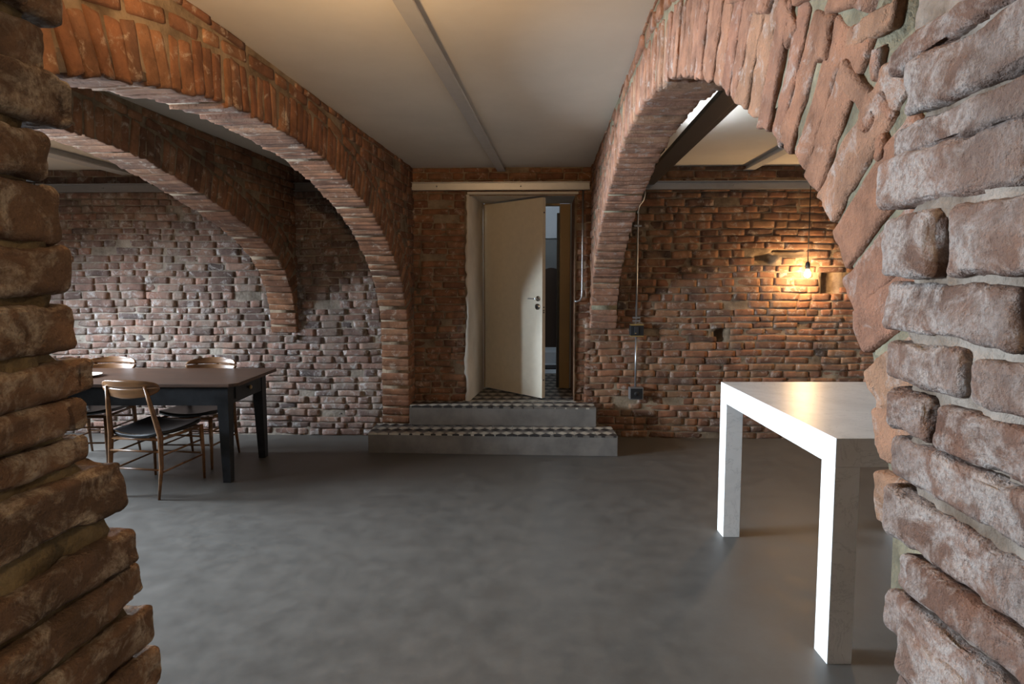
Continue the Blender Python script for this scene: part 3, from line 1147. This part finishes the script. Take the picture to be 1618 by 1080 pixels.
M['brass'] = plain('brass_plate', (0.62, 0.44, 0.18), 0.35, 0.9)
sw = empty('light_switch', (1.192, yc_ + 0.005, 1.06))
tag(sw, 'black light switch box with brass edges on the conduit', 'switch')
box('switch_box', -0.062, 0.062, -0.05, 0.028, -0.048, 0.048, M['black'], sw, 0.004)
box('edge_plate', -0.062, 0.062, -0.052, 0.028, 0.048, 0.060, M['brass'], sw, 0.002)
box('edge_plate', -0.062, 0.062, -0.052, 0.028, -0.060, -0.048, M['brass'], sw, 0.002)
box('rocker', -0.028, 0.012, -0.058, -0.05, -0.034, 0.034, plain('dark_rocker', (0.03, 0.03, 0.032), 0.3), sw, 0.003)
box('pilot_light', -0.024, -0.010, -0.060, -0.058, -0.03, -0.022, M['brass'], sw)
so = empty('wall_socket', (1.196, yc_ + 0.005, 0.452))
tag(so, 'square black wall socket with grey rim at the foot of the conduit', 'socket')
box('socket_box', -0.066, 0.066, -0.045, 0.028, -0.058, 0.058, M['steel'], so, 0.004)
box('face_plate', -0.057, 0.057, -0.05, -0.045, -0.050, 0.050, M['black'], so, 0.002)
V, Q = tube_geo([(0, -0.0505, 0), (0, -0.053, 0)], [0.022, 0.020], 20)
put('socket_well', mesh_np('socket_well', V, Q, M['black']), None, so)

# pendants
M['bulb'] = emit('warm_filament_glow', (1.0, 0.66, 0.30), 120)
M['cord'] = plain('brown_cord', (0.02, 0.015, 0.012), 0.8)


def pendant(label, x, y, zb, power, col=WARM):
    e = empty('pendant_lamp', (x, y, ZC))
    tag(e, label, 'lamp', 'bare bulb pendants')
    d = zb - ZC
    lathe('ceiling_rose', [(0.0, 0.0), (0.045, 0.0), (0.045, -0.012), (0.012, -0.03), (0.0, -0.03)], M['black'], e)
    tube('cord', [(0, 0, -0.02), (0.001, 0, d * 0.5), (0, 0, d + 0.10)], 0.0045, M['cord'], e, 8)
    lathe('socket', [(0.0, d + 0.115), (0.012, d + 0.112), (0.021, d + 0.095), (0.021, d + 0.052), (0.018, d + 0.045), (0.0, d + 0.045)], M['black'], e)
    lathe('bulb', [(0.0, d + 0.050), (0.013, d + 0.046), (0.016, d + 0.034), (0.028, d + 0.012), (0.031, d - 0.004), (0.026, d - 0.022), (0.012, d - 0.032), (0.0, d - 0.034)], M['bulb'], e)
    point_light('bulb_light', (0, 0, d - 0.005), power, col, 0.045, e)
    return e


pendant('glowing bare bulb pendant against the brick wall above the marble table', 2.735, YW(2.735) - 0.15, 1.595, 120)
pendant('bare bulb pendant over the left end of the dining table', -3.72, 4.60, 1.56, 26)
pendant('added warm fill bulb in the unseen room on this side of the opening', 0.1, -1.25, 2.05, 210, (1.0, 0.74, 0.47))  # unseen lamp, added as warm fill for the jambs and the door

# adjustable spot on the middle beam, above the opening, washing the ceiling
ul = empty('ceiling_spot', (-0.52, 0.95, ZC - 0.042))
tag(ul, 'small black spot lamp fixed to the middle ceiling beam', 'lamp')
aim = Vector((0.02, 0.68, 0.74)).normalized()
tube('lamp_arm', [(0, 0, 0), (0, 0, -0.36)], 0.008, M['black'], ul, 8)
hp = Vector((0, 0, -0.38))
tube('lamp_head', [hp - aim * 0.05, hp - aim * 0.045, hp + aim * 0.06], [0.02, 0.045, 0.05], M['black'], ul, 20)
sl = area_light('spot_glow', (0, 0, 0), (0, 0, 0), 0.09, 0.09, SPOT_W, (1.0, 0.62, 0.30), 120)
sl.data.shape = 'DISK'
sl.parent = ul
sl.location = hp + aim * 0.066
sl.rotation_euler = (-aim).to_track_quat('Z', 'Y').to_euler()

# ------------------------------------------------------------------ marble table
def marble():
    m, nt, bs = new_mat('white_veined_marble')
    pos = position(nt)
    n1 = noise(nt, pos, 2.2, 6, 0.6, 1.2)
    c = ramp(nt, n1, [(0.3, srgb(214, 212, 209)), (0.55, srgb(232, 230, 227)), (0.8, srgb(222, 220, 217))])
    mp = nt.nodes.new('ShaderNodeMapping')
    mp.inputs['Rotation'].default_value = (0.5, 0.4, 0.6)
    link(nt, pos, mp.inputs[0])
    wv = noise(nt, mp.outputs[0], 3.2, 9, 0.65, 2.4)
    v = ramp(nt, math_n(nt, 'ABSOLUTE', math_n(nt, 'SUBTRACT', wv, 0.5)), [(0.0, (0.30,) * 3), (0.012, (0,) * 3)])
    c = mixc(nt, v, c, srgb(120, 118, 118))
    link(nt, c, bs.inputs['Base Color'])
    bs.inputs['Roughness'].default_value = 0.36
    bs.inputs['Specular IOR Level'].default_value = 0.4
    return m


M['marble'] = marble()
mt_ = empty('marble_table', (1.27, 2.242, 0))
tag(mt_, 'white veined marble table with thick square legs on the right', 'table')
TL, TW, TH = 1.26, 1.15, 0.927
box('tabletop', 0, TW, 0, TL, TH - 0.115, TH, M['marble'], mt_, 0.0025)
for (x, y) in ((0, 0), (0, TL - 0.1), (TW - 0.1, 0), (TW - 0.1, TL - 0.1)):
    box('leg', x + 0.0005, x + 0.1, y + 0.0005, y + 0.1, 0, TH - 0.1155, M['marble'], mt_, 0.002)

# ------------------------------------------------------------------ dining table
def wood(name, c1, c2, rough, rot=(0, 0, 0), sc=6):
    m, nt, bs = new_mat(name)
    tc = nt.nodes.new('ShaderNodeTexCoord')
    mp = nt.nodes.new('ShaderNodeMapping')
    mp.inputs['Scale'].default_value = (0.6, 9, 9)
    mp.inputs['Rotation'].default_value = rot
    link(nt, tc.outputs['Object'], mp.inputs[0])
    n1 = noise(nt, mp.outputs[0], sc, 7, 0.6, 0.6)
    link(nt, ramp(nt, n1, [(0.3, c1), (0.7, c2)]), bs.inputs['Base Color'])
    bs.inputs['Roughness'].default_value = rough
    bump(nt, bs, n1, 0.15, 0.002)
    return m


M['top_wood'] = wood('dark_stained_top', srgb(50, 33, 22), srgb(88, 60, 42), 0.45)
M['black_paint'] = mottled('worn_black_paint', srgb(26, 27, 30), srgb(44, 46, 50), 9, 0.5, 0.15, 0.002, 40)
M['chair_wood'] = wood('walnut_chair_wood', srgb(92, 62, 38), srgb(136, 96, 60), 0.33, sc=3)
M['leather'] = plain('black_leather', (0.011, 0.011, 0.012), 0.36)
dt = empty('dining_table', (-2.06, 4.29, 0))
tag(dt, 'long dark wooden dining table with worn black legs and an end drawer', 'table')
DL, DW, DH = 2.10, 0.78, 0.77
V_out = [(-DL, 0), (-0.05, 0), (0.0, 0.045), (0.0, DW - 0.02), (-0.03, DW), (-DL, DW)]
prism('tabletop', V_out, DH - 0.026, DH, M['top_wood'], dt, 0.004)
ix, iy = 0.09, 0.055
box('apron', -DL + 0.1, -ix, iy, iy + 0.022, DH - 0.175, DH - 0.026, M['black_paint'], dt, 0.002)
box('apron', -DL + 0.1, -ix, DW - iy - 0.022, DW - iy, DH - 0.175, DH - 0.026, M['black_paint'], dt, 0.002)
box('apron', -ix - 0.022, -ix, iy, DW - iy, DH - 0.175, DH - 0.026, M['black_paint'], dt, 0.002)
box('apron', -DL + 0.1, -DL + 0.122, iy, DW - iy, DH - 0.175, DH - 0.026, M['black_paint'], dt, 0.002)
dw_ = box('drawer', -ix - 0.002, -ix + 0.010, 0.17, DW - 0.17, DH - 0.145, DH - 0.045, M['black_paint'], dt, 0.002)
V, Q = tube_geo([(-ix + 0.010, DW / 2, DH - 0.095), (-ix + 0.018, DW / 2, DH - 0.095), (-ix + 0.024, DW / 2, DH - 0.095), (-ix + 0.034, DW / 2, DH - 0.095)], [0.008, 0.008, 0.02, 0.014], 14)
put('knob', mesh_np('knob', V, Q, plain('pale_knob', srgb(150, 125, 85), 0.35)), None, dw_)


def taper_leg(x, y, t0, t1, z0, z1, sx, sy, mat, parent):
    """square leg, full at z1..z1-0.17 then tapering on its inner sides"""
    V = []
    for z, t in ((0.0, t1), (z1 - 0.17, t0), (z1, t0)):
        xa, xb = (x, x + t) if sx > 0 else (x - t, x)
        ya, yb = (y, y + t) if sy > 0 else (y - t, y)
        V += [(xa, ya, z), (xb, ya, z), (xb, yb, z), (xa, yb, z)]
    Q = [[3, 2, 1, 0], [8, 9, 10, 11]] + [[i * 4 + k, i * 4 + (k + 1) % 4, i * 4 + 4 + (k + 1) % 4, i * 4 + 4 + k] for i in range(2) for k in range(4)]
    put('leg', mesh_np('leg', V, Q, mat, smooth=False), None, parent)


for sx, x in ((-1, -ix + 0.006), (1, -DL + 0.094)):
    for sy, y in ((1, iy - 0.006), (-1, DW - iy + 0.006)):
        taper_leg(x, y, 0.082, 0.058, 0, DH - 0.026, sx, sy, M['black_paint'], dt)

pl = lathe('plate', [(0.0, 0.0), (0.06, 0.0), (0.115, 0.014), (0.12, 0.018), (0.115, 0.018), (0.06, 0.006), (0.0, 0.006)], plain('white_glaze', srgb(232, 226, 214), 0.25), None, 32, (0, 0, 0))
pl.location = (-3.42, 4.62, DH + 0.0005)
tag(pl, 'white plate on the dining table beside the broken brick edge', 'plate')


# ------------------------------------------------------------------ chairs
def grid_plate(name, f, nu, nv, th, mat, parent):
    """solid sheet from f(u,v)->(point, normal), u,v in [-1,1]"""
    V, Q = [], []
    for sgn in (1, -1):
        for i in range(nu + 1):
            for j in range(nv + 1):
                p, nn = f(2 * i / nu - 1, 2 * j / nv - 1)
                V.append(Vector(p) + Vector(nn) * (sgn * th / 2))
    w = nv + 1
    N = (nu + 1) * w
    for i in range(nu):
        for j in range(nv):
            a, b, c, d = i * w + j, (i + 1) * w + j, (i + 1) * w + j + 1, i * w + j + 1
            Q.append([a, b, c, d])
            Q.append([N + d, N + c, N + b, N + a])
    rim = [i * w for i in range(nu + 1)] + [nu * w + j for j in range(1, nv + 1)] + [i * w + nv for i in range(nu - 1, -1, -1)] + [j for j in range(nv - 1, 0, -1)]
    for k in range(len(rim)):
        a, b = rim[k], rim[(k + 1) % len(rim)]
        Q.append([b, a, N + a, N + b])
    me = mesh_np(name, V, Q, mat)
    return put(name, me, None, parent)


def make_chair():
    """sitter faces +Y; origin on the floor under the seat centre"""
    e = empty('dining_chair')
    W = M['chair_wood']
    wr, wf, dp = 0.205, 0.215, 0.21
    for s in (-1, 1):
        tube('leg', [(s * wf, dp, 0.0), (s * (wf - 0.002), dp - 0.004, 0.22), (s * (wf - 0.006), dp - 0.012, 0.425)], [0.009, 0.015, 0.017], W, e)
        tube('leg', [(s * (wr + 0.005), -dp - 0.045, 0.0), (s * wr, -dp - 0.005, 0.22), (s * (wr - 0.006), -dp + 0.005, 0.44), (s * (wr - 0.035), -dp - 0.035, 0.66), (s * (wr - 0.055), -dp - 0.062, 0.805)], [0.009, 0.015, 0.019, 0.016, 0.010], W, e)
        for z in (0.31, 0.19):
            tube('stretcher', [(s * (wr - 0.002), -dp - 0.012, z - 0.01), (s * (wf - 0.003), dp - 0.006, z)], 0.0075, W, e, 8)
        tube('seat_rail', [(s * (wr - 0.008), -dp + 0.004, 0.415), (s * (wf - 0.008), dp - 0.012, 0.415)], 0.011, W, e, 8)
    for z in (0.33, 0.20):
        tube('stretcher', [(-wr, -dp - 0.008, z), (wr, -dp - 0.008, z)], 0.0075, W, e, 8)
        tube('stretcher', [(-wf, dp - 0.004, z), (wf, dp - 0.004, z)], 0.0075, W, e, 8)
    tube('seat_rail', [(-wr, -dp + 0.004, 0.415), (wr, -dp + 0.004, 0.415)], 0.011, W, e, 8)
    tube('seat_rail', [(-wf, dp - 0.012, 0.415), (wf, dp - 0.012, 0.415)], 0.011, W, e, 8)

    def seat(u, v):
        k = (1 - 0.10 * v ** 4)
        kk = (1 - 0.12 * u ** 4)
        x = u * (0.225 + 0.012 * v) * k
        y = v * 0.22 * kk
        z = 0.440 + 0.024 * u * u - 0.012 * (1 - v * v) + 0.004 * v
        return (x, y, z), (0, 0, 1)
    grid_plate('seat', seat, 14, 14, 0.026, M['leather'], e)

    def back(lo, hi):
        def f(u, v):
            zz = lo + (hi - lo) * (v + 1) / 2           # -1..1 height within the oval
            half = 0.225 * max(0.02, (1 - abs(zz) ** (3.6 if zz > 0 else 1.8))) ** 0.45
            x = u * half
            y = -0.235 - 0.055 + 0.07 * (x / 0.225) ** 2 - 0.018 * zz
            z = 0.785 + zz * 0.068
            nn = Vector((-2 * 0.07 * x / 0.225 ** 2, 1, 0.25)).normalized()
            return (x, y, z), nn
        return f
    grid_plate('backrest', back(-0.99, 0.10), 22, 6, 0.013, W, e)
    grid_plate('backrest', back(0.20, 0.99), 22, 5, 0.013, W, e)
    return e


def copy_tree(o):
    c = o.copy()
    COL.objects.link(c)
    for ch in list(o.children):
        k = ch.copy()
        COL.objects.link(k)
        k.parent = c
    return c


ch = make_chair()
G = 'wooden dining chairs'
spots = [((-2.65, 4.28), -0.16, 'wooden dining chair with black seat, its back turned to the viewer'),
         ((-2.66, 4.87), math.pi - 0.02, 'wooden dining chair behind the drawer end of the dark table, facing the viewer'),
         ((-3.57, 4.92), math.pi + 0.05, 'wooden dining chair beyond the white plate, half hidden by dark bricks')]
for i, ((x, y), a, lb) in enumerate(spots):
    o = ch if i == 0 else copy_tree(ch)
    o.location = (x, y, 0)
    o.rotation_euler = (0, 0, a)
    tag(o, lb, 'chair', G)
